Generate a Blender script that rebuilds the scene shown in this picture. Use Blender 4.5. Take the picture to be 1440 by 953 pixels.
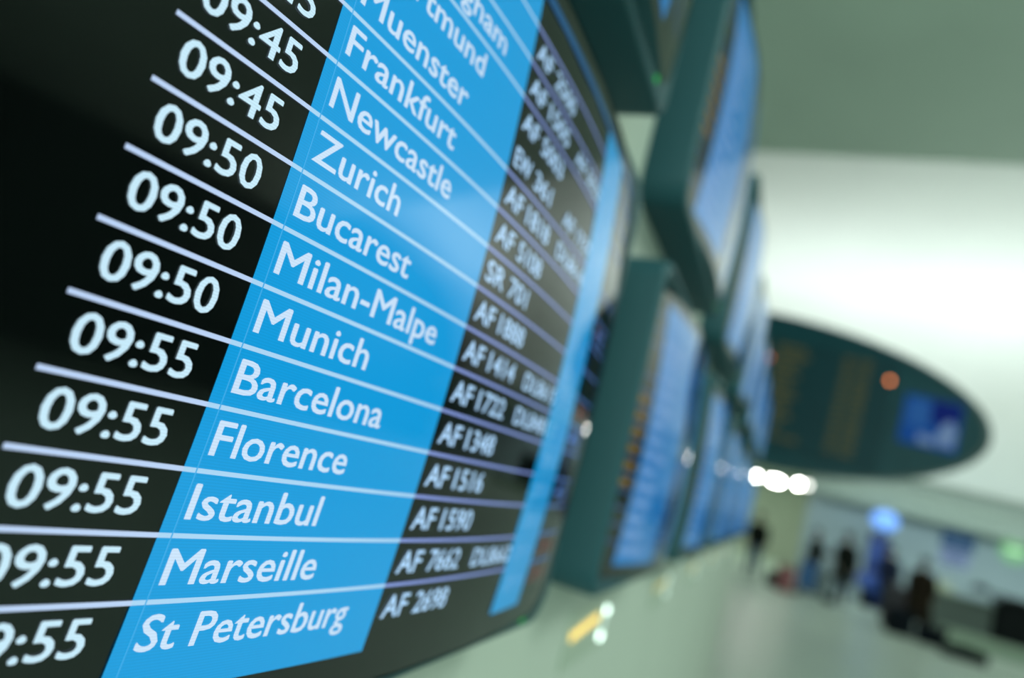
import bpy, bmesh, math, random
from mathutils import Vector, Matrix
PI = math.pi
random.seed(7)
for o in list(bpy.data.objects):
    bpy.data.objects.remove(o)
scene = bpy.context.scene
COL = scene.collection

# ------------------------------------------------------------------ camera
# u = along the row of monitors, v = up, n = out of the glass, all in text rows of the screen (0.025 m)
S = 0.025
CAM_H = 1.62
CU, CV, CN = -7.450027, 3.506588, 7.025649
def W(u, v, n):
    return Vector((n * S, u * S, (v - CV) * S + CAM_H))
RX = (0.36161430827856944, 0.2572878532805958, 0.8961239047154552)
RY = (0.25219770056429647, -0.9523291324550176, 0.17165530375597257)
RZ = (0.8975697253574751, 0.1639273742598728, -0.40926324546674175)
w3 = lambda r: Vector((r[2], r[0], r[1]))
cam_d = bpy.data.cameras.new('camera')
cam = bpy.data.objects.new('camera', cam_d)
COL.objects.link(cam)
right, up, back = w3(RX), -w3(RY), -w3(RZ)
m = Matrix((right, up, back)).transposed().to_4x4()
m.translation = W(CU, CV, CN)
cam.matrix_world = m
cam_d.sensor_width = 36.0
cam_d.lens = 917.733741 * 36.0 / 1440.0
cam_d.clip_start = 0.01
cam_d.clip_end = 300
cam_d.dof.use_dof = True
cam_d.dof.focus_distance = 0.262
cam_d.dof.aperture_fstop = 3.1
scene.camera = cam

# ------------------------------------------------------------------ world, exposure
world = bpy.data.worlds.new('world')
scene.world = world
world.use_nodes = True
bg = world.node_tree.nodes['Background']
bg.inputs['Color'].default_value = (0.70, 1.0, 0.86, 1)
bg.inputs['Strength'].default_value = 0.42
scene.view_settings.view_transform = 'Standard'
scene.view_settings.look = 'None'
scene.view_settings.exposure = 0.0
scene.view_settings.gamma = 1.0
scene.view_settings.use_curve_mapping = False

def area_light(name, loc, target, sx, sy, power, color):
    d = bpy.data.lights.new(name, 'AREA')
    d.shape = 'RECTANGLE'; d.size = sx; d.size_y = sy
    d.energy = power; d.color = color
    o = bpy.data.objects.new(name, d)
    COL.objects.link(o)
    o.location = loc
    o.rotation_euler = (Vector(target) - Vector(loc)).to_track_quat('-Z', 'Y').to_euler()
    return o
# the hall's uplight: it stands behind the big board and washes the vault
area_light('vault_uplight', (1.0, 17.9, 3.1), (1.0, 17.9, 8.5), 15.0, 1.2, 650, (0.93, 1.0, 0.97))
area_light('vault_fill_right', (15.0, 15.0, 3.1), (15.5, 14.8, 8.5), 9.0, 1.4, 1250, (0.92, 1.0, 0.90))  # added outside the view to brighten the vault mirrored in the glass
# area light under the soffit, aimed at the counter wall
area_light('counter_light', (5.0, 20.2, 3.4), (5.0, 22.5, 1.2), 8.0, 0.3, 120, (0.75, 0.95, 1.0))
# fill lights added to brighten the monitor wall, floor and corridor; no panels modelled
area_light('hall_fill', (4.2, 1.2, 7.2), (2.2, 1.6, 0.0), 3.0, 5.0, 520, (0.80, 1.0, 0.88))
area_light('corridor_fill', (-1.0, 29.0, 3.6), (-1.0, 30.0, 0.0), 8.0, 5.0, 420, (0.86, 1.0, 0.84))
# added fill from behind the camera, in place of an unseen glazed front
area_light('front_fill', (5.0, -8.0, 3.5), (2.0, 10.0, 0.5), 8.0, 4.0, 420, (0.72, 1.0, 0.88))

# ------------------------------------------------------------------ materials
def mat(name, color, rough=0.5, metal=0.0, emit=None, es=0.0, noise=0.0, nscale=8.0, bump=0.0, spec=0.5, ior=1.5):
    m = bpy.data.materials.new(name)
    m.use_nodes = True
    nt = m.node_tree
    b = nt.nodes['Principled BSDF']
    b.inputs['IOR'].default_value = ior
    b.inputs['Base Color'].default_value = (*color, 1)
    b.inputs['Roughness'].default_value = rough
    b.inputs['Metallic'].default_value = metal
    b.inputs['Specular IOR Level'].default_value = spec
    if emit:
        b.inputs['Emission Color'].default_value = (*emit, 1)
        b.inputs['Emission Strength'].default_value = es
    if noise > 0 or bump > 0:
        tc = nt.nodes.new('ShaderNodeTexCoord')
        n = nt.nodes.new('ShaderNodeTexNoise')
        n.inputs['Scale'].default_value = nscale
        n.inputs['Detail'].default_value = 5
        nt.links.new(tc.outputs['Object'], n.inputs['Vector'])
        if noise > 0:
            r = nt.nodes.new('ShaderNodeValToRGB')
            r.color_ramp.elements[0].position = 0.3
            r.color_ramp.elements[1].position = 0.7
            r.color_ramp.elements[0].color = (*[c * (1 - noise) for c in color], 1)
            r.color_ramp.elements[1].color = (*[min(1, c * (1 + noise)) for c in color], 1)
            nt.links.new(n.outputs['Fac'], r.inputs['Fac'])
            nt.links.new(r.outputs['Color'], b.inputs['Base Color'])
        if bump > 0:
            bp = nt.nodes.new('ShaderNodeBump')
            bp.inputs['Strength'].default_value = bump
            bp.inputs['Distance'].default_value = 0.01
            nt.links.new(n.outputs['Fac'], bp.inputs['Height'])
            nt.links.new(bp.outputs['Normal'], b.inputs['Normal'])
    return m

def tube_coat(m):
    b = m.node_tree.nodes['Principled BSDF']
    b.inputs['Coat Weight'].default_value = 1.0
    b.inputs['Coat Roughness'].default_value = 0.07
    b.inputs['Coat IOR'].default_value = 1.56
    return m

def screen_mat(name, emit, es, dots=0.0):
    # glowing phosphor behind the glossy tube face, with the fine raster of the picture
    m = mat(name, (0.004, 0.006, 0.007), rough=0.6, emit=emit, es=es, spec=0.0)
    tube_coat(m)
    if dots > 0:
        nt = m.node_tree
        b = nt.nodes['Principled BSDF']
        tc = nt.nodes.new('ShaderNodeTexCoord')
        wv = nt.nodes.new('ShaderNodeTexWave')
        wv.bands_direction = 'Z'
        wv.inputs['Scale'].default_value = 260
        nt.links.new(tc.outputs['Object'], wv.inputs['Vector'])
        mr = nt.nodes.new('ShaderNodeMapRange')
        mr.inputs['To Min'].default_value = es * (1 - dots)
        mr.inputs['To Max'].default_value = es * (1 + dots)
        nt.links.new(wv.outputs['Fac'], mr.inputs['Value'])
        nt.links.new(mr.outputs['Result'], b.inputs['Emission Strength'])
    return m

M = {}
M['glass'] = tube_coat(mat('tube_glass', (0.002, 0.003, 0.003), rough=0.6, spec=0.0))
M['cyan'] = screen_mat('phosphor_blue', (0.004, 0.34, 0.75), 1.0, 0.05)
M['cyan_thin'] = screen_mat('phosphor_blue_edge', (0.05, 0.42, 0.84), 1.0)
M['deep'] = screen_mat('phosphor_deep_blue', (0.0, 0.07, 0.22), 1.0)
M['time'] = screen_mat('phosphor_white_time', (0.60, 0.86, 1.0), 1.0, 0.08)
M['city'] = screen_mat('phosphor_white_city', (0.62, 0.80, 1.0), 1.0, 0.05)
M['code'] = screen_mat('phosphor_white_code', (0.50, 0.80, 1.15), 1.0, 0.15)
M['line_l'] = screen_mat('phosphor_line_time', (0.52, 0.68, 0.95), 1.0)
M['line_m'] = screen_mat('phosphor_line_city', (0.42, 0.70, 0.95), 1.0)
M['line_r'] = screen_mat('phosphor_line_code', (0.24, 0.33, 0.74), 1.0)
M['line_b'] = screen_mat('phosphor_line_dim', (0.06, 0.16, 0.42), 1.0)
M['line_s'] = screen_mat('phosphor_line_strip', (0.06, 0.38, 0.78), 1.0)
M['strip_txt'] = screen_mat('phosphor_pale_code', (0.12, 0.42, 0.80), 1.0)
M['red'] = screen_mat('phosphor_red', (0.24, 0.04, 0.04), 1.0)
M['amber_txt'] = screen_mat('phosphor_amber', (0.42, 0.26, 0.05), 1.0)
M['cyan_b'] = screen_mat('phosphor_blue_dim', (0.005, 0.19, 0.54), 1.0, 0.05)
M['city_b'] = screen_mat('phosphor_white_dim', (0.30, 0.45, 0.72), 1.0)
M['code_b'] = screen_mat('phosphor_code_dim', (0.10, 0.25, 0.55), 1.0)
M['note'] = screen_mat('phosphor_blue_note', (0.10, 0.22, 0.60), 1.0)
M['case'] = mat('teal_plastic', (0.018, 0.082, 0.104), spec=0.35, rough=0.5, bump=0.12, nscale=900, noise=0.06)
M['rim'] = mat('teal_plastic_rim', (0.02, 0.085, 0.10), rough=0.42)
M['tube'] = mat('black_housing', (0.012, 0.016, 0.017), rough=0.6, noise=0.1)
M['led'] = mat('green_led', (0.0, 0.3, 0.05), emit=(0.02, 0.75, 0.08), es=0.3)
M['steel'] = mat('painted_steel', (0.10, 0.13, 0.13), rough=0.4, metal=0.6)
M['floor'] = mat('polished_stone_floor', (0.40, 0.48, 0.42), rough=0.34, noise=0.05, nscale=1.3)
M['joint'] = mat('floor_joint', (0.24, 0.28, 0.24), rough=0.4)
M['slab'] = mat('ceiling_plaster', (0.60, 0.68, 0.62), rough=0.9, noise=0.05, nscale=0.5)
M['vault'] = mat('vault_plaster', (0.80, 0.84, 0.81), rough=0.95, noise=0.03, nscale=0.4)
M['cream'] = mat('cream_wall', (0.50, 0.56, 0.45), rough=0.7, noise=0.04, nscale=1.0)
M['partition'] = mat('cream_partition', (0.56, 0.59, 0.53), rough=0.6, noise=0.03, nscale=1.5)
M['bluewall'] = mat('pale_blue_panel', (0.34, 0.42, 0.45), rough=0.5, noise=0.04, nscale=0.9)
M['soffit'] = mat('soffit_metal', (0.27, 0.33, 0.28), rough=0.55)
M['soffit_dark'] = mat('soffit_dark_trim', (0.20, 0.25, 0.22), rough=0.7)  # darker grey for the strip above the soffit bands
M['darkwall'] = mat('dark_wall', (0.05, 0.07, 0.065), rough=0.7, noise=0.1, nscale=0.5)

# ------------------------------------------------------------------ helpers
def mesh_obj(name, verts, faces, material, parent=None, smooth=False, mats=None, fmat=None):
    me = bpy.data.meshes.new(name)
    me.from_pydata([tuple(v) for v in verts], [], faces)
    for mm in (mats or [material]):
        me.materials.append(mm)
    if fmat:
        for p, i in zip(me.polygons, fmat):
            p.material_index = i
    if smooth:
        me.polygons.foreach_set('use_smooth', [True] * len(me.polygons))
    me.update()
    o = bpy.data.objects.new(name, me)
    COL.objects.link(o)
    if parent is not None:
        o.parent = parent
    return o
def empty(name, loc, rz=0.0):
    o = bpy.data.objects.new(name, None)
    o.empty_display_size = 0.1
    COL.objects.link(o)
    o.location = loc
    o.rotation_euler = (0, 0, rz)
    return o
def tag(o, label=None, cat=None, group=None, kind=None):
    if label: o['label'] = label
    if cat: o['category'] = cat
    if group: o['group'] = group
    if kind: o['kind'] = kind
    return o
def children(o):
    return [c for c in COL.objects if c.parent is o]
def copy_tree(o, parent=None):
    c = o.copy(); COL.objects.link(c); c.parent = parent
    for ch in children(o):
        copy_tree(ch, c)
    return c
class MB:
    """collects shapes into one bmesh"""
    def __init__(self):
        self.bm = bmesh.new()
    def box(self, x0, x1, y0, y1, z0, z1, bev=0.0):
        mtx = Matrix.Translation(((x0 + x1) / 2, (y0 + y1) / 2, (z0 + z1) / 2)) @ Matrix.Diagonal((abs(x1 - x0), abs(y1 - y0), abs(z1 - z0), 1))
        g = bmesh.ops.create_cube(self.bm, size=1, matrix=mtx)
        if bev > 0:
            es = {e for v in g['verts'] for e in v.link_edges}
            bmesh.ops.bevel(self.bm, geom=list(es), offset=bev, segments=2, affect='EDGES', profile=0.5)
        return self
    def tube(self, a, b, r0, r1=None, n=14):
        a, b = Vector(a), Vector(b); r1 = r0 if r1 is None else r1
        d = b - a
        mtx = Matrix.Translation((a + b) / 2) @ d.to_track_quat('Z', 'Y').to_matrix().to_4x4()
        bmesh.ops.create_cone(self.bm, cap_ends=True, segments=n, radius1=r0, radius2=r1, depth=d.length, matrix=mtx)
        return self
    def ball(self, c, r, sx=1, sy=1, sz=1, seg=16):
        mtx = Matrix.Translation(c) @ Matrix.Diagonal((sx, sy, sz, 1))
        bmesh.ops.create_uvsphere(self.bm, u_segments=seg, v_segments=seg // 2 + 2, radius=r, matrix=mtx)
        return self
    def build(self, name, material, parent=None, smooth=False):
        me = bpy.data.meshes.new(name)
        bmesh.ops.recalc_face_normals(self.bm, faces=self.bm.faces)
        self.bm.to_mesh(me); self.bm.free()
        me.materials.append(material)
        if smooth:
            me.polygons.foreach_set('use_smooth', [True] * len(me.polygons))
        o = bpy.data.objects.new(name, me)
        COL.objects.link(o)
        if parent is not None:
            o.parent = parent
        return o
def struct(name, mb_or_obj, material=None):
    o = mb_or_obj.build(name, material) if isinstance(mb_or_obj, MB) else mb_or_obj
    o['kind'] = 'structure'
    return o

# ------------------------------------------------------------------ the hall
VAULT_Y = 10.0
struct('floor', MB().box(-9, 20, -9, 36, -0.2, 0), M['floor'])
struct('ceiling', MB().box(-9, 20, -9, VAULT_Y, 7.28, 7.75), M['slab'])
# transverse vault beyond the flat ceiling
prof = []
for i in range(25):
    a = i / 24
    prof.append((VAULT_Y - 0.4 + 9.0 * a, 8.0 + 0.55 * math.sin(PI * a * 0.9)))
y0, z0 = prof[-1]
for i in range(1, 21):
    t = i / 20 * PI / 2
    prof.append((y0 + 6.2 * math.sin(t), z0 - 4.6 * (1 - math.cos(t))))
vv, ff = [], []
for (y, z) in prof:
    vv += [(-9, y, z), (20, y, z)]
for i in range(len(prof) - 1):
    ff.append((2 * i, 2 * i + 1, 2 * i + 3, 2 * i + 2))
VEND = prof[-1]
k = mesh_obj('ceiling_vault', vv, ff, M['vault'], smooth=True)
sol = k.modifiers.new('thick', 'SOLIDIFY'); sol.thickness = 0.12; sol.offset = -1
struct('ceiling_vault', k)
struct('wall_left', MB().box(-9.2, -9, -9, 36, -0.2, 9), M['cream'])
WX = -3.7 * S
WEND = 6.0
struct('wall_monitor', MB().box(-0.7, WX, -3, WEND, 0, CAM_H + (40.2 - CV) * S, 0.01), M['partition'])
struct('wall_right', MB().box(20, 20.2, -9, 36, -0.2, 9), M['darkwall'])
struct('wall_far', MB().box(-9, 20, 34, 34.2, 0, 8), M['cream'])
struct('wall_counter', MB().box(1.05, 20, 24.0, 24.2, 0, 3.4), M['bluewall'])
struct('wall_corridor_ceiling', MB().box(-9, 20, 25.2, 34, 3.7, 3.85), M['slab'])
s = MB().box(1.05, 20, 23.0, 24.4, 3.05, 3.12, 0.01).build('trim_1', M['soffit']); s['kind'] = 'structure'
s = MB().box(1.0, 20, 22.9, 23.0, 2.86, 3.26, 0.01).build('trim_2', M['soffit']); s['kind'] = 'structure'
s = MB().box(1.0, 20, 23.0, 23.12, 3.30, 3.62, 0.01).build('trim_3', M['soffit']); s['kind'] = 'structure'
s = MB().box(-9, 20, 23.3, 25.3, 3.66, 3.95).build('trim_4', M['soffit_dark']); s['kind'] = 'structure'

# ------------------------------------------------------------------ tube face geometry
U0, V0, KX, KY = 10.705175, 5.935368, 0.016514, 0.010406
def face_n(u, v):
    return -(u - U0) ** 2 * KX / 2 - (v - V0) ** 2 * KY / 2
def face_normal(u, v):
    nx, ny = KX * (u - U0), KY * (v - V0)
    return Vector((1.0, nx, ny)).normalized()     # world axes: n, u, v
OR = W(7.8, -2.9, -3.7)
def L(u, v, n):
    return W(u, v, n) - OR
UL, UR, VB, VT = -5.0, 20.6, -2.9, 16.6
IL, IR, IB, IT = -4.3, 18.95, -2.2, 15.9

def rrect(l, r, b, t, rad, seg=8):
    pts = []
    for cx, cy, a0 in ((r - rad, t - rad, 0), (l + rad, t - rad, 90), (l + rad, b + rad, 180), (r - rad, b + rad, 270)):
        for i in range(seg + 1):
            a = math.radians(a0 + 90 * i / seg)
            pts.append((cx + rad * math.cos(a), cy + rad * math.sin(a)))
    out = []                                       # extra points along the straight sides
    n = len(pts)
    for i in range(n):
        p, q = pts[i], pts[(i + 1) % n]
        out.append(p)
        if (i + 1) % (seg + 1) == 0:
            for j in range(1, 6):
                out.append((p[0] + (q[0] - p[0]) * j / 6, p[1] + (q[1] - p[1]) * j / 6))
    return out
def bridge(loops, cap_last=False, cap_first=False):
    n = len(loops[0]); v = [p for lp in loops for p in lp]; f = []
    for i in range(len(loops) - 1):
        for j in range(n):
            a, b = i * n + j, i * n + (j + 1) % n
            f.append((a, b, b + n, a + n))
    if cap_last: f.append(tuple(range((len(loops) - 1) * n, len(loops) * n)))
    if cap_first: f.append(tuple(reversed(range(n))))
    return v, f

def put_surface(name, pts, faces, off, material, parent, mats=None, fmat=None):
    """a flat piece of the picture, laid on the curved tube face"""
    vs = [L(u, v, face_n(u, v) + off) for u, v in pts]
    me = bpy.data.meshes.new(name)
    me.from_pydata([tuple(v) for v in vs], [], faces)
    for mm in (mats or [material]): me.materials.append(mm)
    if fmat:
        for p, i in zip(me.polygons, fmat): p.material_index = i
    me.polygons.foreach_set('use_smooth', [True] * len(me.polygons))
    me.update()
    me.normals_split_custom_set_from_vertices([tuple(face_normal(u, v)) for u, v in pts])
    o = bpy.data.objects.new(name, me)
    COL.objects.link(o); o.parent = parent
    return o
def grid_piece(name, u0, u1, v0, v1, nu, nv, off, material, parent):
    pts = [(u0 + (u1 - u0) * i / nu, v0 + (v1 - v0) * j / nv) for j in range(nv + 1) for i in range(nu + 1)]
    w = nu + 1
    fs = [(j * w + i, j * w + i + 1, (j + 1) * w + i + 1, (j + 1) * w + i) for j in range(nv) for i in range(nu)]
    return put_surface(name, pts, fs, off, material, parent)

_glyph = {}
def text_flat(txt, bold):
    key = (txt, bold)
    if key not in _glyph:
        c = bpy.data.curves.new('lettering_source', 'FONT')
        c.body = txt
        c.size = 1.0
        c.offset = bold
        c.resolution_u = 3
        o = bpy.data.objects.new('lettering_source', c)
        COL.objects.link(o)
        dg = bpy.context.evaluated_depsgraph_get()
        me = bpy.data.meshes.new_from_object(o.evaluated_get(dg))
        vs = [(v.co.x, v.co.y) for v in me.vertices]
        fs = [tuple(p.vertices) for p in me.polygons]
        bpy.data.objects.remove(o); bpy.data.curves.remove(c); bpy.data.meshes.remove(me)
        _glyph[key] = (vs, fs)
    return _glyph[key]
_ref, _ = text_flat('H', 0.0)
CAPH = max(v[1] for v in _ref)
def text_pts(txt, u, v, cap, xs, bold=0.0, width=None):
    vs, fs = text_flat(txt, bold)
    k = cap / CAPH
    x0 = min(p[0] for p in vs); x1 = max(p[0] for p in vs)
    kx = k * xs if width is None else width / (x1 - x0)
    return [(u + (p[0] - x0) * kx, v + p[1] * k) for p in vs], fs
def lettering(name, items, off, material, parent, label=None):
    P, F = [], []
    for it in items:
        p, f = text_pts(**it)
        for du, dv in ((0, 0), (0.022, 0.0), (0.011, 0.014)):      # thicker strokes
            n = len(P); P += [(a + du, b + dv) for a, b in p]; F += [tuple(i + n for i in q) for q in f]
    o = put_surface(name, P, F, off, material, parent)
    if label: o['label'] = label
    return o

ROWS = [  # bottom row first: time, town, flight, second flight
    ('09:55', 'St Petersburg', 'AF 2698', ''),
    ('09:55', 'Marseille', 'AF 7662', 'DL8662'),
    ('09:55', 'Istanbul', 'AF 1590', ''),
    ('09:55', 'Florence', 'AF 1516', ''),
    ('09:55', 'Barcelona', 'AF 1348', ''),
    ('09:50', 'Munich', 'AF 1722', 'DL8481'),
    ('09:50', 'Milan-Malpe', 'AF 1414', 'DL8615'),
    ('09:50', 'Bucarest', 'AF 1888', ''),
    ('09:45', 'Zurich', 'SR 701', ''),
    ('09:45', 'Newcastle', 'AF 5108', ''),
    ('09:45', 'Frankfurt', 'AF 1818', 'DL8616'),
    ('09:45', 'Muenster', 'EW 361', 'AF 1737'),
    ('09:45', 'Dortmund', 'AF 5003', ''),
    ('09:45', 'Birmingham', 'AF 1505', 'AF 5022'),
    ('09:40', '', 'AF 2500', ''),
]
C0, C1, C2, C3, C4, VBOT, VTOP = -2.28872, 0.0, 5.701845, 12.312837, 14.980645, -1.425627, 15.0
CITY_W = {'Barcelona': 3.47, 'St Petersburg': 4.40, 'Istanbul': 2.64, 'Frankfurt': 3.22, 'Newcastle': 3.50, 'Muenster': 3.27, 'Dortmund': 3.58, 'Birmingham': 4.2, 'Bucarest': 2.94,
          'Munich': 2.57, 'Florence': 2.90, 'Marseille': 3.04, 'Milan-Malpe': 4.38, 'Zurich': 2.17}
O1, O2, O3 = 0.008, 0.016, 0.024

def screen(parent, detailed):
    loop = rrect(IL, IR, IB, IT, 1.3)
    cx, cy = (IL + IR) / 2, (IB + IT) / 2
    rings = []
    K = 14
    for i in range(K, 0, -1):
        t = i / K
        rings.append([(cx + (x - cx) * t, cy + (y - cy) * t) for x, y in loop])
    pts, fs = bridge(rings)
    n = len(loop)
    c = len(pts); pts.append((cx, cy))
    b = (K - 1) * n
    fs += [(b + j, b + (j + 1) % n, c) for j in range(n)]
    g = put_surface('screen', pts, fs, 0.0, M['glass'], parent)
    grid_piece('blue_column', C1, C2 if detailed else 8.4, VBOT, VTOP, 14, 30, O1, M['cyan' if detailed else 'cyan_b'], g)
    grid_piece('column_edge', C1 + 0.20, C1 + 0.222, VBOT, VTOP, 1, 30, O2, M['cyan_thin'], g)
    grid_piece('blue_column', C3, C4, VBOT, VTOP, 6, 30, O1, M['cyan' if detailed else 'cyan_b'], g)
    # separator lines: one strip each, its colour changes where it crosses the columns
    for k in list(range(0, 11)) + [12, 13, 14]:
        cuts = [(C0, C1, 'line_l', 6), (C1, C2, 'line_m', 10), (C2, C3, 'line_r', 12), (C3, C4, 'line_s', 4), (C4, 17.9, 'note', 6)]
        P, F, FM = [], [], []
        for q, (a, b2, mm, ns) in enumerate(cuts):
            base = len(P)
            for i in range(ns + 1):
                u = a + (b2 - a) * i / ns
                P += [(u, k - 0.038), (u, k + 0.038)]
            for i in range(ns):
                j = base + 2 * i
                F.append((j, j + 2, j + 3, j + 1)); FM.append(q)
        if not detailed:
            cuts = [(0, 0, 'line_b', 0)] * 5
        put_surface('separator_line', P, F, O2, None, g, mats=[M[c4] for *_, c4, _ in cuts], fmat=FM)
    grid_piece('top_line', C1, 17.9, VTOP - 0.05, VTOP + 0.25, 24, 1, O2, M['deep'], g)
    times, cities, codes, smalls = [], [], [], []
    for k, (t, cname, f1, f2) in enumerate(ROWS):
        base = k - 0.745
        times.append(dict(txt=t, u=-2.08, v=base + 0.02, cap=0.53, xs=1, bold=0.0, width=1.62))
        if cname:
            d = dict(txt=cname, u=0.29, v=base, cap=0.54, xs=0.80, bold=0.0)
            if cname in CITY_W: d['width'] = CITY_W[cname]
            cities.append(d)
        a, b3 = f1.split()
        codes.append(dict(txt=a, u=5.92, v=base, cap=0.50, xs=1, bold=0.0, width=0.92))
        codes.append(dict(txt=b3, u=7.16, v=base, cap=0.50, xs=1, bold=0.0, width=0.385 * len(b3)))
        if f2:
            codes.append(dict(txt=f2, u=9.50, v=base, cap=0.48, xs=1, bold=0.0, width=2.8))
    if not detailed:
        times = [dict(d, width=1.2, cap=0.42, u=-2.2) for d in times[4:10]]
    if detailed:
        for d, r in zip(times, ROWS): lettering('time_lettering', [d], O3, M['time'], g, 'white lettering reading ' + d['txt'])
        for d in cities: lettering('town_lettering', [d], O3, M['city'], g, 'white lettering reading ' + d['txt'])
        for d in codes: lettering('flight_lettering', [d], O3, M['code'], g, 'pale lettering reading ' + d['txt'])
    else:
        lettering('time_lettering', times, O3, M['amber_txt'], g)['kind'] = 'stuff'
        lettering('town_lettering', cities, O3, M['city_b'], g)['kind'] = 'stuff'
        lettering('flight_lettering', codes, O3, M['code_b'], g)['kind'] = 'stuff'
    st = []
    for k in range(len(ROWS)):
        st.append(dict(txt='2F 31', u=12.75, v=k - 0.745, cap=0.48, xs=1, bold=0.015, width=1.7))
    lettering('hall_lettering', st, O2, M['strip_txt'], g)['kind'] = 'stuff'
    if not detailed:
        return g
    for k in (0, 1, 6, 3, 5, 9):
        lettering('status_lettering', [dict(txt='31' if k in (0, 1, 6) else '42', u=15.5, v=k - 0.745, cap=0.5, xs=1, bold=0.0, width=1.9)], O2, M['red' if k in (0, 1, 6) else 'note'], g)
    return g

def monitor(detailed):
    root = empty('flight_monitor', OR)
    # moulded front frame
    loops = []
    prof = [(0.0, 0.0, -3.7), (0.0, 0.0, -1.25), (0.08, 0.05, -1.08), (0.25, 0.15, -0.98), (0.6, 0.35, -0.90), (0.85, 0.55, -0.92)]
    for fx, fy, n in prof:
        wl, wr, wb, wt = (IL - UL) * fx, (UR - IR) * fx, (IB - VB) * fy * 1.3, (VT - IT) * fy * 1.3
        lp = rrect(UL + wl, UR - wr, VB + wb, VT - wt, 1.55 - 0.2 * fx)
        loops.append([L(u, v, n) for u, v in lp])
    loops.append([L(u, v, face_n(u, v) + 0.03) for u, v in rrect(IL, IR, IB, IT, 1.3)])
    back = [L(u, v, -3.7) for u, v in rrect(UL + 0.8, UR - 0.8, VB + 0.8, VT - 0.8, 1.2)]
    v, f = bridge([back] + loops)
    fr = mesh_obj('front_frame', v, f, M['case'], root, smooth=True)
    fr.modifiers.new('edge', 'EDGE_SPLIT').split_angle = math.radians(50)
    led = MB().ball(L(17.4, -2.32, -0.93), 0.25 * S, 0.5, 1, 1).build('status_light', M['led'], root, True)
    led['label'] = 'small green status light'
    b = MB()
    for j in range(5):
        p0 = L(14.0 + j * 0.55, -2.40, -0.95)
        b.box(p0.x - 0.05 * S, p0.x + 0.06 * S, p0.y - 0.16 * S, p0.y + 0.16 * S, p0.z - 0.10 * S, p0.z + 0.10 * S, 0.02 * S)
    b.build('button_row', M['rim'], root)
    screen(root, detailed)
    return root

ORD = ['nearest the camera', 'second from the camera', 'third from the camera', 'fourth from the camera', 'fifth from the camera', 'sixth from the camera', 'last and farthest']
near = monitor(True)
tag(near, 'large near flight monitor with white times and town names on blue, filling the left', 'monitor', 'flight monitors in the lower row')
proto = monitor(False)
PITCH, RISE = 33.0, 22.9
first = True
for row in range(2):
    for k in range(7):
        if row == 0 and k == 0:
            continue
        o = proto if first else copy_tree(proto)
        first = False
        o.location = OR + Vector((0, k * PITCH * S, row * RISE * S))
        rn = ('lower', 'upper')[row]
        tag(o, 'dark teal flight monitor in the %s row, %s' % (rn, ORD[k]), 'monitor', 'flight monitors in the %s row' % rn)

# small control plates on the wall under the monitors: an amber strip and two glowing beads imitating white glints
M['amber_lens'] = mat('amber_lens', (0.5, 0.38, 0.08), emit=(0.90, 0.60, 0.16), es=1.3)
M['white_glint'] = mat('white_glint', (1, 1, 1), emit=(0.8, 1.0, 0.92), es=4.0)  # self-lit stand-in for a specular glint, strongest on one plate
M['white_glint_dim'] = mat('white_glint_dim', (0.6, 0.7, 0.65), rough=0.3, emit=(0.8, 1.0, 0.9), es=0.5)
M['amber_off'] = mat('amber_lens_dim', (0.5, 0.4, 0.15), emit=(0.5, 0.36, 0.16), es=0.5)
M['glint_faint'] = mat('white_glint_faint', (0.7, 0.75, 0.7), emit=(0.8, 1.0, 0.92), es=1.2)
M['plate'] = mat('cream_plate', (0.45, 0.50, 0.42), rough=0.5)
for k in range(0, 6):
    o = empty('control_plate', W(41.5 + (k - 1) * PITCH, -7.2, -3.7))
    def P3(u, v, n=0.0): return (n * S, (u - 41.5) * S, (v + 7.2) * S)
    MB().box(0, 0.004, -5.6 * S, 5.6 * S, -1.9 * S, 1.9 * S, 0.001).build('plate', M['plate'], o)
    for i in range(6):
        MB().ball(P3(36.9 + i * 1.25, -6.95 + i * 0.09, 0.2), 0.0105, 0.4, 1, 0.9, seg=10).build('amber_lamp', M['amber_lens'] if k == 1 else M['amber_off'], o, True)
    for (uu, vq) in ((45.9, -6.3), (45.5, -8.2)):
        MB().ball(P3(uu, vq, 0.2), 0.0085, 0.5, 1, 1, seg=12).build('glint_bead', M['white_glint'] if k == 1 else M['glint_faint'], o, True)
    MB().box(0.004, 0.0055, (45.3 - 41.5) * S, (46.2 - 41.5) * S, -1.0 * S, 0.8 * S).build('pale_strip', M['white_glint_dim'], o)
    tag(o, 'cream plate with a row of amber lamps below the lower monitor ' + ORD[k], 'light', 'control plates below the monitors')

# ------------------------------------------------------------------ the big oval board
BY = 14.0
BC = Vector((-0.99, BY, 4.23))
BA, BB, BT = 4.43, 1.61, math.radians(-2.3)
M['board'] = mat('board_teal', (0.014, 0.080, 0.105), spec=0.15, rough=0.35, noise=0.08, nscale=0.8)
M['board_rim'] = mat('board_rim_metal', (0.05, 0.09, 0.09), rough=0.4, metal=0.3)
M['amber'] = mat('amber_flaps', (0.10, 0.08, 0.03), rough=0.6, emit=(0.07, 0.06, 0.012), es=0.8)
M['board_dark'] = mat('board_field', (0.011, 0.060, 0.082), spec=0.15, rough=0.4)
board = empty('departure_board', BC)
board.rotation_euler = (0, -BT, 0)
tag(board, 'huge dark teal oval departure board hanging in front of the bright vault', 'board')
N = 96
loops = []
for (kk, y) in ((0.96, 0.30), (1.0, 0.22), (1.0, 0.02), (0.985, -0.03), (0.97, -0.03)):
    loops.append([(BA * kk * math.cos(2 * PI * i / N), y, BB * kk * math.sin(2 * PI * i / N)) for i in range(N)])
v, f = bridge(loops, cap_first=True)
mesh_obj('rim', v, f, M['board_rim'], board)
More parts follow.
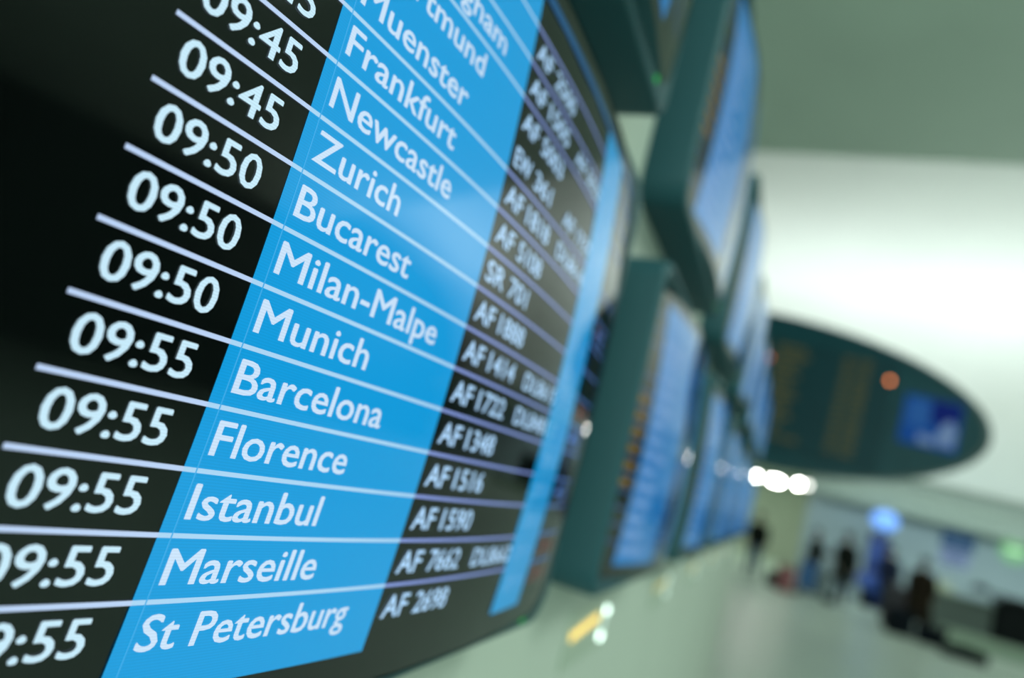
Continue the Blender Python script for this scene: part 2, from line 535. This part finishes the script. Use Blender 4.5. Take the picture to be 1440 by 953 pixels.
loops = [[(BA * kk * math.cos(2 * PI * i / N), -0.005 - 0.02 * (1 - kk), BB * kk * math.sin(2 * PI * i / N)) for i in range(N)] for kk in (0.972, 0.6, 0.2)]
v, f = bridge(loops, cap_last=True)
mesh_obj('front_panel', v, f, M['board'], board)
MB().box(-2.75, 2.75, -0.035, -0.022, -1.17, 1.08, 0.004).build('flap_field', M['board_dark'], board)
def board_text(name, items, mt, y=-0.045):
    P, F = [], []
    for it in items:
        p, f = text_pts(**it); n = len(P); P += p; F += [tuple(i + n for i in q) for q in f]
    return tag(mesh_obj(name, [(u, y, v) for u, v in P], F, mt, board), kind='stuff')
TOWNS = ['Lyon', 'Nice', 'Toulouse', 'Geneva', 'London', 'Madrid', 'Rome', 'Vienna', 'Oslo', 'Lisbon', 'Athens', 'Cairo', 'Berlin', 'Prague']
for r in range(14):
    z = 0.88 - r * 0.142
    it = []
    for cx in (-2.6, 0.05):
        it.append(dict(txt=TOWNS[(r + (3 if cx > 0 else 0)) % 14].upper(), u=cx + 0.5, v=z, cap=0.085, xs=1.2, bold=0.02))
        it.append(dict(txt='%02d:%02d' % (10 + r // 4, (r % 4) * 15), u=cx, v=z, cap=0.085, xs=1.0, bold=0.02))
        it.append(dict(txt='AF %04d' % (1120 + r * 37), u=cx + 1.75, v=z, cap=0.085, xs=1.2, bold=0.02))
    board_text('amber_row', it, M['amber'])
# blue advertising screen at the right end of the board
M['ad'] = mat('ad_blue', spec=0.05, color=(0.003, 0.01, 0.04), rough=0.3, emit=(0.003, 0.045, 0.20), es=1.0)
M['ad2'] = mat('ad_navy', spec=0.05, color=(0.002, 0.004, 0.02), rough=0.3, emit=(0.0, 0.006, 0.10), es=1.0)
M['ad3'] = mat('ad_pale', spec=0.05, color=(0.05, 0.06, 0.08), rough=0.4, emit=(0.10, 0.17, 0.30), es=1.0)
M['ad4'] = mat('ad_text', spec=0.05, color=(0.02, 0.04, 0.08), rough=0.4, emit=(0.02, 0.09, 0.25), es=1.0)
A0, A1, Z0, Z1 = 2.98, 3.92, -0.42, 0.50
ad = MB().box(A0, A1, -0.05, -0.03, Z0, Z1, 0.005).build('picture_screen', M['ad'], board)
ad['label'] = 'blue lit picture screen at the right end of the board'
mesh_obj('navy_patch', [(3.45, -0.054, 0.0), (3.90, -0.054, 0.12), (3.90, -0.054, 0.48), (3.40, -0.054, 0.48)], [(0, 1, 2, 3)], M['ad2'], ad)
mesh_obj('pale_shape', [(3.55, -0.056, -0.22), (3.62, -0.056, -0.34), (3.86, -0.056, -0.34), (3.88, -0.056, -0.02), (3.78, -0.056, 0.16), (3.66, -0.056, 0.08)], [(0, 1, 2, 3, 4, 5)], M['ad3'], ad)
mesh_obj('pale_shape', [(3.28, -0.056, -0.36), (3.56, -0.056, -0.38), (3.54, -0.056, -0.26), (3.3, -0.056, -0.18)], [(0, 1, 2, 3)], M['ad3'], ad)
for r in range(5):
    mesh_obj('text_bar', [(3.05, -0.056, 0.36 - r * 0.1), (3.42, -0.056, 0.36 - r * 0.1), (3.42, -0.056, 0.41 - r * 0.1), (3.05, -0.056, 0.41 - r * 0.1)], [(0, 1, 2, 3)], M['ad4'], ad)
M['beacon'] = mat('red_lamp', (0.3, 0.05, 0.02), emit=(1.0, 0.28, 0.08), es=4.0)
M['beacon_dim'] = mat('red_lamp_dim', (0.3, 0.05, 0.02), emit=(1.0, 0.22, 0.10), es=1.4)
b = MB().ball((2.66, -0.06, 0.67), 0.042).build('indicator_lamp', M['beacon'], board, True); b['label'] = 'small round orange indicator lamp'
MB().ball((0.45, -0.06, 0.63), 0.042).build('indicator_lamp', M['beacon_dim'], board, True)
for x in (-3.4, -1.8):
    zt = BB * math.sqrt(1 - (x / BA) ** 2)
    MB().tube((x, 0.12, zt - 0.05), (x + 0.16, 0.12, 8.45 - BC.z), 0.03).build('hanger_rod', M['steel'], board, True)

# ------------------------------------------------------------------ lamps
M['lamp'] = mat('lamp_lens', (1, 1, 1), emit=(1.0, 1.0, 0.93), es=60.0)
M['lamp_dim'] = mat('lamp_lens_dim', (1, 1, 1), emit=(1.0, 1.0, 0.95), es=6.0)
def spot(x, y, z, dim, lab):
    o = empty('spot_lamp', (x, y, z))
    MB().tube((0, 0.0, 0), (0, 0.22, 0.03), 0.085, 0.07).build('lamp_body', M['steel'], o, True)
    MB().ball((0, -0.01, 0), 0.082, 1, 0.5, 1).build('lens', M['lamp_dim' if dim else 'lamp'], o, True)
    MB().tube((0, 0.12, 0.08), (0, 0.12, 3.72 - z), 0.015).build('drop_rod', M['steel'], o, True)
    tag(o, lab, 'lamp', 'spot lamps under the board')
spot(-0.66, 23.6, 2.93, False, 'bright white spot lamp, leftmost of the row below the oval board')
spot(-0.12, 23.6, 2.94, False, 'bright white spot lamp, second from the left below the oval board')
spot(0.07, 23.6, 2.93, False, 'bright white spot lamp, third from the left, touching its left neighbour')
spot(0.66, 23.6, 3.01, False, 'bright white spot lamp, fourth from the left below the oval board')
spot(0.92, 23.6, 3.05, True, 'faint spot lamp at the right end of the row of lamps')

# ------------------------------------------------------------------ furniture against the far side
M['blue_lit'] = mat('blue_lit_sign', (0.1, 0.2, 0.5), emit=(0.16, 0.38, 0.95), es=1.0)
M['blue_lit2'] = mat('blue_lit_panel', (0.006, 0.014, 0.075), emit=(0.001, 0.008, 0.035), es=1.0)
M['blue_lit3'] = mat('blue_lit_shelf', (0.02, 0.04, 0.16), emit=(0.01, 0.035, 0.13), es=1.0)
M['dark'] = mat('near_black', (0.004, 0.006, 0.007), rough=0.6, spec=0.15)
M['white'] = mat('white_print', (0.7, 0.75, 0.8), emit=(0.5, 0.7, 1.0), es=0.6)
k = empty('information_kiosk', (3.05, 22.2, 0))
MB().box(-0.32, 0.32, -0.22, 0.30, 0, 0.06, 0.01).build('base', M['dark'], k)
MB().box(-0.30, 0.22, -0.02, 0.26, 0.06, 2.10, 0.03).build('pillar', M['blue_lit2'], k)
MB().box(-0.24, -0.02, -0.035, -0.02, 1.2, 1.9, 0.005).build('panel', M['blue_lit3'], k)
MB().tube((0, 0.06, 2.05), (0, 0.06, 2.25), 0.05).build('neck', M['dark'], k, True)
MB().ball((0.0, 0.06, 2.50), 0.36, 1.0, 0.3, 0.78, seg=24).build('oval_sign', M['blue_lit'], k, True)
MB().ball((-0.20, -0.28, 0.72), 0.34, 1.0, 0.5, 0.7, seg=20).build('lit_console', M['blue_lit3'], k, True)
MB().box(-0.32, -0.08, -0.32, 0.0, 0.03, 0.5, 0.01).build('console_post', M['dark'], k)
tag(k, 'tall blue kiosk with a glowing light blue oval sign on top', 'kiosk')

M['counter'] = mat('counter_front', (0.085, 0.11, 0.10), rough=0.5, noise=0.1, nscale=2)
M['counter_top'] = mat('counter_top', (0.20, 0.25, 0.22), rough=0.35)
M['belt_side'] = mat('belt_plinth', (0.26, 0.34, 0.26), rough=0.4)
M['papers'] = mat('paper_cream', (0.52, 0.56, 0.42), rough=0.8)
c = empty('check_in_counter', (4.9, 20.4, 0))
MB().box(-0.85, 0.52, 0, 0.55, 0.12, 1.02, 0.02).build('front_panel', M['counter'], c)
MB().box(-0.80, 0.48, 0.04, 0.52, 0.0, 0.12).build('plinth', M['dark'], c)
MB().box(-0.90, 0.54, -0.06, 0.60, 1.02, 1.07, 0.01).build('worktop', M['counter_top'], c)
MB().box(-0.75, -0.72, -0.03, 0.05, 1.07, 1.22, 0.005).build('glass_stop', M['counter_top'], c)
tag(c, 'dark grey check-in counter with a pale worktop, right of the person in a long coat', 'counter')
p = MB().box(-0.22, 0.22, -0.12, 0.12, 0, 0.05, 0.01).box(-0.20, 0.10, -0.10, 0.1, 0.05, 0.22, 0.01).build('paper_stack', M['papers'])
p.location = (4.42, 20.62, 1.07)
tag(p, 'cream box and papers on the check-in counter', 'papers')
c = empty('check_in_desk', (6.02, 20.3, 0))
MB().box(-0.55, 1.6, 0.0, 0.6, 0.10, 1.25, 0.03).build('front_panel', M['dark'], c)
MB().box(-0.50, 1.55, 0.03, 0.55, 0.0, 0.10).build('plinth', M['dark'], c)
MB().box(-1.05, 1.7, -0.1, 0.65, 1.30, 1.36, 0.01).build('shelf_top', M['tube'], c)
MB().box(-0.35, 1.5, 0.1, 0.5, 1.25, 1.30, 0.005).build('spacer', M['tube'], c)
MB().box(-1.02, -0.80, -0.06, 0.3, 1.36, 1.46, 0.01).build('printer', M['dark'], c)
tag(c, 'black check-in desk with an overhanging top at the right edge', 'desk')
b = empty('baggage_belt', (5.6, 19.2, 0))
MB().box(-1.35, 3.4, -0.35, -0.27, 0, 0.30, 0.01).build('side_panel', M['belt_side'], b)
MB().box(-1.35, 3.4, 0.42, 0.50, 0, 0.30, 0.01).build('side_panel', M['belt_side'], b)
MB().box(-1.33, 3.4, -0.27, 0.42, 0.05, 0.24, 0.01).build('belt', M['dark'], b)
tag(b, 'low baggage belt with pale green side panels in front of the counters', 'belt')

M['sign_blue'] = mat('sign_blue', (0.005, 0.03, 0.07), rough=0.4, emit=(0.0, 0.025, 0.08), es=1.0)
M['sign_lav'] = mat('sign_lavender', (0.26, 0.30, 0.45), rough=0.5, emit=(0.05, 0.06, 0.12), es=1.0)
s = empty('wall_sign', (5.24, 23.9, 2.25))
MB().box(-0.42, 0.42, 0.0, 0.08, 0.0, 0.50, 0.02).build('upper_panel', M['sign_blue'], s)
MB().box(-0.40, 0.34, 0.02, 0.08, -0.50, -0.02, 0.02).build('lower_panel', M['sign_lav'], s)
for r in range(3):
    MB().box(-0.32, 0.26, 0.005, 0.018, -0.14 - r * 0.13, -0.09 - r * 0.13).build('text_bar', M['sign_blue'], s)
tag(s, 'small dark blue and lavender sign on the pale wall', 'sign')
M['green_lit'] = mat('green_lit_sign', (0.1, 0.2, 0.1), emit=(0.15, 0.36, 0.17), es=1.0)
M['green_bar'] = mat('green_lit_bar', (0.5, 0.7, 0.5), emit=(0.55, 0.95, 0.6), es=1.0)
s = empty('round_sign', (6.62, 23.85, 2.62))
MB().tube((0, 0.13, 0), (0, 0.0, 0), 0.34, 0.34, n=32).build('disc', M['green_lit'], s)
MB().box(-0.2, 0.2, -0.02, 0.0, -0.02, 0.05, 0.004).build('bar', M['green_bar'], s)
tag(s, 'round glowing green sign at the right edge', 'sign')


# ------------------------------------------------------------------ people
def skin_mesh(name, verts, edges, root_i, material, parent, sub=1):
    """verts: (x, y, z, radius_x, radius_y)"""
    me = bpy.data.meshes.new(name)
    me.from_pydata([v[:3] for v in verts], edges, [])
    o = bpy.data.objects.new(name, me)
    COL.objects.link(o)
    mod = o.modifiers.new('skin', 'SKIN'); mod.use_smooth_shade = True
    for i, v in enumerate(verts):
        sv = me.skin_vertices[0].data[i]
        sv.radius = (v[3], v[4] if len(v) > 4 else v[3])
        sv.use_root = (i == root_i)
    sm = o.modifiers.new('sub', 'SUBSURF'); sm.levels = sub; sm.render_levels = sub
    dg = bpy.context.evaluated_depsgraph_get()
    m2 = bpy.data.meshes.new_from_object(o.evaluated_get(dg))
    m2.name = name
    bpy.data.objects.remove(o)
    m2.materials.clear(); m2.materials.append(material)
    m2.polygons.foreach_set('use_smooth', [True] * len(m2.polygons))
    r = bpy.data.objects.new(name, m2)
    COL.objects.link(r); r.parent = parent
    return r
def loft(name, rings, material, parent, follow=False, n=20):
    """a smooth closed tube through elliptic rings ((centre), rx, ry), level or across the path"""
    loops = []
    for i, (c, rx, ry) in enumerate(rings):
        c = Vector(c)
        if follow:
            a = Vector(rings[max(i - 1, 0)][0]); b = Vector(rings[min(i + 1, len(rings) - 1)][0])
            t = (b - a).normalized()
        else:
            t = Vector((0, 0, 1))
        ex = Vector((1, 0, 0)) - t * t.x; ex.normalize()
        ey = t.cross(ex)
        loops.append([c + ex * rx * math.cos(2 * PI * j / n) + ey * ry * math.sin(2 * PI * j / n) for j in range(n)])
    v, f = bridge(loops, cap_last=True, cap_first=True)
    o = mesh_obj(name, v, f, material, parent, smooth=True)
    sm = o.modifiers.new('sub', 'SUBSURF'); sm.levels = 1; sm.render_levels = 1
    return o
M['skin'] = mat('skin', (0.28, 0.17, 0.12), rough=0.55)
M['hair'] = mat('dark_hair', (0.012, 0.010, 0.009), rough=0.6)
M['shoe'] = mat('black_shoe', (0.01, 0.01, 0.011), rough=0.4)
M['eye'] = mat('eye_dark', (0.02, 0.02, 0.02), rough=0.2)
def person(x, y, rz, h, top, trouser, label, stride=0.12, coat=0.0, arms=((0.0, 0.02), (0.0, 0.02)), bulk=1.0):
    """faces local -Y. arms: forward reach of elbow and hand for left and right"""
    k = h / 1.75
    root = empty('person', (x, y, 0), rz)
    V, E = [], []
    def add(p, r, link=None):
        V.append((p[0] * k, p[1] * k, p[2] * k, r[0] * k if isinstance(r, tuple) else r * k, r[1] * k if isinstance(r, tuple) else r * k))
        if link is not None: E.append((link, len(V) - 1))
        return len(V) - 1
    pel = add((0, 0.01, 0.95), (0.135, 0.10))
    w = add((0, 0.0, 1.10), (0.125, 0.09), pel)
    ch = add((0, 0.0, 1.30), (0.15, 0.10), w)
    ne = add((0, 0.01, 1.46), (0.07, 0.065), ch)
    n2 = add((0, 0.0, 1.53), 0.052, ne)
    h1 = add((0, -0.012, 1.60), (0.068, 0.078), n2)
    h2 = add((0, 0.0, 1.68), (0.075, 0.092), h1)
    add((0, 0.005, 1.735), (0.045, 0.055), h2)
    jk, tr = [], []
    hands = []
    for sgn, (ef, hf) in zip((-1, 1), arms):
        sh = add((sgn * 0.175, 0.0, 1.415), 0.055, ch)
        el = add((sgn * 0.235, -0.03 - ef, 1.14 + ef * 0.3), 0.040, sh)
        wr = add((sgn * 0.235, -0.08 - hf, 0.90 + hf * 0.75), 0.027, el)
        dirv = (Vector(V[wr][:3]) - Vector(V[el][:3])).normalized()
        pa = Vector(V[wr][:3]) / k + dirv * 0.055
        pm = add(pa, (0.024, 0.036), wr)
        side = Vector((0, 1, 0)) - dirv * dirv.y
        side.normalize()
        for fi, (off, ln) in enumerate(((-0.027, 0.070), (-0.009, 0.080), (0.009, 0.075), (0.027, 0.058))):
            a = pa + side * off + dirv * 0.03
            b1 = a + dirv * ln * 0.55 + Vector((-sgn * 0.008, 0, 0))
            c1 = b1 + dirv * ln * 0.42 + Vector((-sgn * 0.018, 0, 0))
            i1 = add(a, 0.0095, pm); i2 = add(b1, 0.0085, i1); add(c1, 0.0075, i2)
        t1 = add(pa - side * 0.040 - dirv * 0.012, 0.011, pm)
        add(pa - side * 0.062 + dirv * 0.022, 0.0095, t1)
        hands.append((sh, el, wr))
    legs = []
    for sgn in (-1, 1):
        st = stride * sgn
        hp = add((sgn * 0.085, 0.01, 0.88), 0.085, pel)
        kn = add((sgn * 0.095, -0.02 - st * 0.45, 0.50), 0.060, hp)
        an = add((sgn * 0.10, 0.03 - st, 0.095), 0.040, kn)
        add((sgn * 0.105, -0.05 - st, 0.045), 0.035, an)
        legs.append((hp, kn, an))
    skin_mesh('body', V, E, pel, M['skin'], root)
    # jacket or coat: a lofted torso with two sleeves
    q = bulk ** 0.55
    hz = 0.86 - coat
    rows_ = [(hz, 0.172 * q + coat * 0.10, 0.125 * q + coat * 0.12), (hz + 0.02, 0.178 * q + coat * 0.10, 0.130 * q + coat * 0.12),
             (0.98, 0.168 * q, 0.130 * q), (1.10, 0.160 * q, 0.120 * q), (1.25, 0.178 * q, 0.128 * q), (1.36, 0.192 * q, 0.122 * q),
             (1.425, 0.165 * q, 0.100 * q), (1.465, 0.085, 0.078), (1.50, 0.070, 0.068)]
    loft('coat' if coat else 'jacket', [((0, 0.008 * k, z * k), rx * k, ry * k) for z, rx, ry in rows_], top, root)
    for sh, el, wr in hands:
        P = [Vector(V[i][:3]) for i in (sh, el, wr)]
        side = Vector((-1 if P[0].x < 0 else 1, 0, 0))
        pts_ = [(P[0] - side * 0.035 * k + Vector((0, 0, 0.005)), 0.066 * q * k), (P[0] + side * 0.015 * k - Vector((0, 0, 0.03)), 0.068 * q * k), (P[0].lerp(P[1], 0.55), 0.058 * q * k), (P[1], 0.052 * q * k),
                (P[1].lerp(P[2], 0.5), 0.046 * q * k), (P[2], 0.038 * q * k)]
        loft('sleeve', [(p, r, r) for p, r in pts_], top, root, follow=True)
    loft('trousers', [((0, 0.01 * k, z * k), rx * k, ry * k) for z, rx, ry in ((0.80, 0.10, 0.08), (0.86, 0.155, 0.115), (0.94, 0.158, 0.118), (1.02, 0.148, 0.110))], trouser, root)
    for hp, kn, an in legs:
        P = [Vector(V[i][:3]) for i in (hp, kn, an)]
        pts_ = [(P[0] + Vector((0, 0, 0.03)), 0.088 * k), (P[0].lerp(P[1], 0.35), 0.086 * k), (P[1], 0.070 * k), (P[1].lerp(P[2], 0.5), 0.064 * k), (P[2] - Vector((0, 0, 0.02)), 0.058 * k)]
        loft('trouser_leg', [(p, r, r * 1.05) for p, r in pts_], trouser, root, follow=True)
    for sgn in (-1, 1):
        st = stride * sgn
        MB().ball((sgn * 0.105 * k, (-0.045 - st) * k, 0.045), 0.05, 0.95, 2.6, 0.88).build('shoe', M['shoe'], root, True)
    MB().ball((0, 0.028 * k, 1.685 * k), 0.1 * k, 0.98, 1.02, 0.98).build('hair', M['hair'], root, True)
    for sgn in (-1, 1):
        MB().ball((sgn * 0.031 * k, -0.088 * k, 1.655 * k), 0.012 * k, seg=8).build('eye', M['eye'], root, True)
        MB().ball((sgn * 0.082 * k, 0.0, 1.64 * k), 0.022 * k, 0.4, 0.8, 1.2, seg=8).build('ear', M['skin'], root, True)
    MB().ball((0, -0.105 * k, 1.625 * k), 0.015 * k, 0.8, 1.1, 1.5, seg=8).build('nose', M['skin'], root, True)
    MB().ball((0, -0.092 * k, 1.588 * k), 0.02 * k, 1.2, 0.4, 0.3, seg=8).build('mouth', M['eye'], root, True)
    tag(root, label, 'person')
    return root
M['black_cloth'] = mat('black_cloth', spec=0.1, color=(0.006, 0.008, 0.006), rough=0.9, noise=0.2, nscale=30)
M['jeans'] = mat('blue_jeans', (0.006, 0.045, 0.13), rough=0.85, noise=0.15, nscale=40)
M['brown_cloth'] = mat('dark_brown_cloth', spec=0.1, color=(0.022, 0.015, 0.010), rough=0.9, noise=0.2, nscale=30)
M['navy_cloth'] = mat('navy_cloth', spec=0.1, color=(0.010, 0.014, 0.030), rough=0.9, noise=0.2, nscale=30)
person(-0.20, 20.4, 0.2, 1.78, M['black_cloth'], M['jeans'], 'person in a dark jacket and blue jeans walking alone left of the group', stride=0.10, bulk=1.6)
person(1.32, 20.6, 1.2, 1.74, M['black_cloth'], M['black_cloth'], 'person in black at the left side of the pair behind the luggage trolley', stride=0.03, arms=((0.12, 0.34), (0.10, 0.30)), coat=0.12, bulk=1.95)
person(2.02, 20.0, 0.5, 1.86, M['black_cloth'], M['navy_cloth'], 'taller person in black standing right of the luggage trolley', stride=0.05, coat=0.3, bulk=1.9)
person(3.32, 17.4, PI * 0.9, 1.72, M['brown_cloth'], M['black_cloth'], 'person in a long dark brown coat standing nearest in the hall', stride=0.08, coat=0.5, bulk=1.75)
person(3.25, 21.5, PI * 0.8, 1.80, M['navy_cloth'], M['navy_cloth'], 'person in dark blue standing against the blue kiosk', stride=0.04, coat=0.2, bulk=1.5)

# luggage
M['bag_blue'] = mat('bag_blue', (0.04, 0.13, 0.34), rough=0.6, noise=0.15)
M['bag_grey'] = mat('bag_grey', (0.16, 0.20, 0.22), rough=0.6, noise=0.15)
M['bag_red'] = mat('bag_red', (0.28, 0.10, 0.11), rough=0.7, noise=0.15)
M['bag_black'] = mat('bag_black', (0.006, 0.009, 0.014), rough=0.8, spec=0.1)
t = empty('luggage_trolley', (1.35, 19.3, 0), 0.2)
MB().box(-0.45, 0.45, -0.30, 0.30, 0.16, 0.20, 0.01).build('deck', M['steel'], t)
fr = MB().tube((0.42, -0.26, 0.18), (0.46, -0.26, 1.0), 0.014).tube((0.42, 0.26, 0.18), (0.46, 0.26, 1.0), 0.014)
fr.build('back_frame', M['steel'], t, True)
MB().tube((0.46, -0.30, 1.0), (0.46, 0.30, 1.0), 0.02).build('handle', M['dark'], t, True)
for (x, y) in ((-0.38, 0), (0.36, -0.26), (0.36, 0.26)):
    MB().tube((x, y - 0.02, 0.08), (x, y + 0.02, 0.08), 0.08).tube((x, y, 0.08), (x, y, 0.17), 0.012).build('wheel', M['dark'], t)
tag(t, 'luggage trolley with bags in front of the pair in black', 'trolley')
def case(x, y, z, sx, sy, sz, m, lab, rz=0.2):
    o = empty('suitcase', (x, y, z), rz)
    MB().box(-sx / 2, sx / 2, -sy / 2, sy / 2, 0, sz, 0.03).build('shell', m, o)
    MB().tube((-sx * 0.15, 0, sz), (-sx * 0.15, 0, sz + 0.04), 0.01).tube((sx * 0.15, 0, sz), (sx * 0.15, 0, sz + 0.04), 0.01).tube((-sx * 0.17, 0, sz + 0.04), (sx * 0.17, 0, sz + 0.04), 0.012).build('handle', M['dark'], o, True)
    MB().box(-sx / 2 - 0.004, sx / 2 + 0.004, -0.008, 0.008, 0.02, sz - 0.02).build('zip', M['dark'], o)
    tag(o, lab, 'suitcase')
case(1.15, 19.21, 0.20, 0.34, 0.40, 0.66, M['bag_blue'], 'bright blue suitcase standing on the trolley')
case(1.50, 19.28, 0.20, 0.30, 0.40, 0.62, M['bag_grey'], 'grey suitcase on the trolley beside the blue one')
case(0.66, 18.95, 0.0, 0.36, 0.30, 0.62, M['bag_red'], 'dull red suitcase on the floor left of the trolley', 0.5)
case(0.42, 19.6, 0.0, 0.42, 0.30, 0.34, M['bag_black'], 'low dark bag on the floor at the far left of the luggage', 0.1)
case(2.95, 17.0, 0.0, 0.50, 0.28, 0.55, M['bag_black'], 'black suitcase at the feet of the person in the brown coat', 0.3)
M['bag_purple'] = mat('bag_purple_grey', (0.045, 0.040, 0.055), rough=0.7)
case(3.02, 18.4, 0.0, 0.42, 0.36, 0.95, M['bag_purple'], 'tall purple grey suitcase between the kiosk and the brown coat', 0.2)
case(3.52, 16.95, 0.0, 0.50, 0.34, 0.34, M['bag_black'], 'black holdall on the floor between the coat and the long bag', 0.1)
case(3.95, 16.15, 0.0, 0.75, 0.34, 0.22, M['bag_black'], 'long dark bag lying on the floor in front of the coat', 0.1)
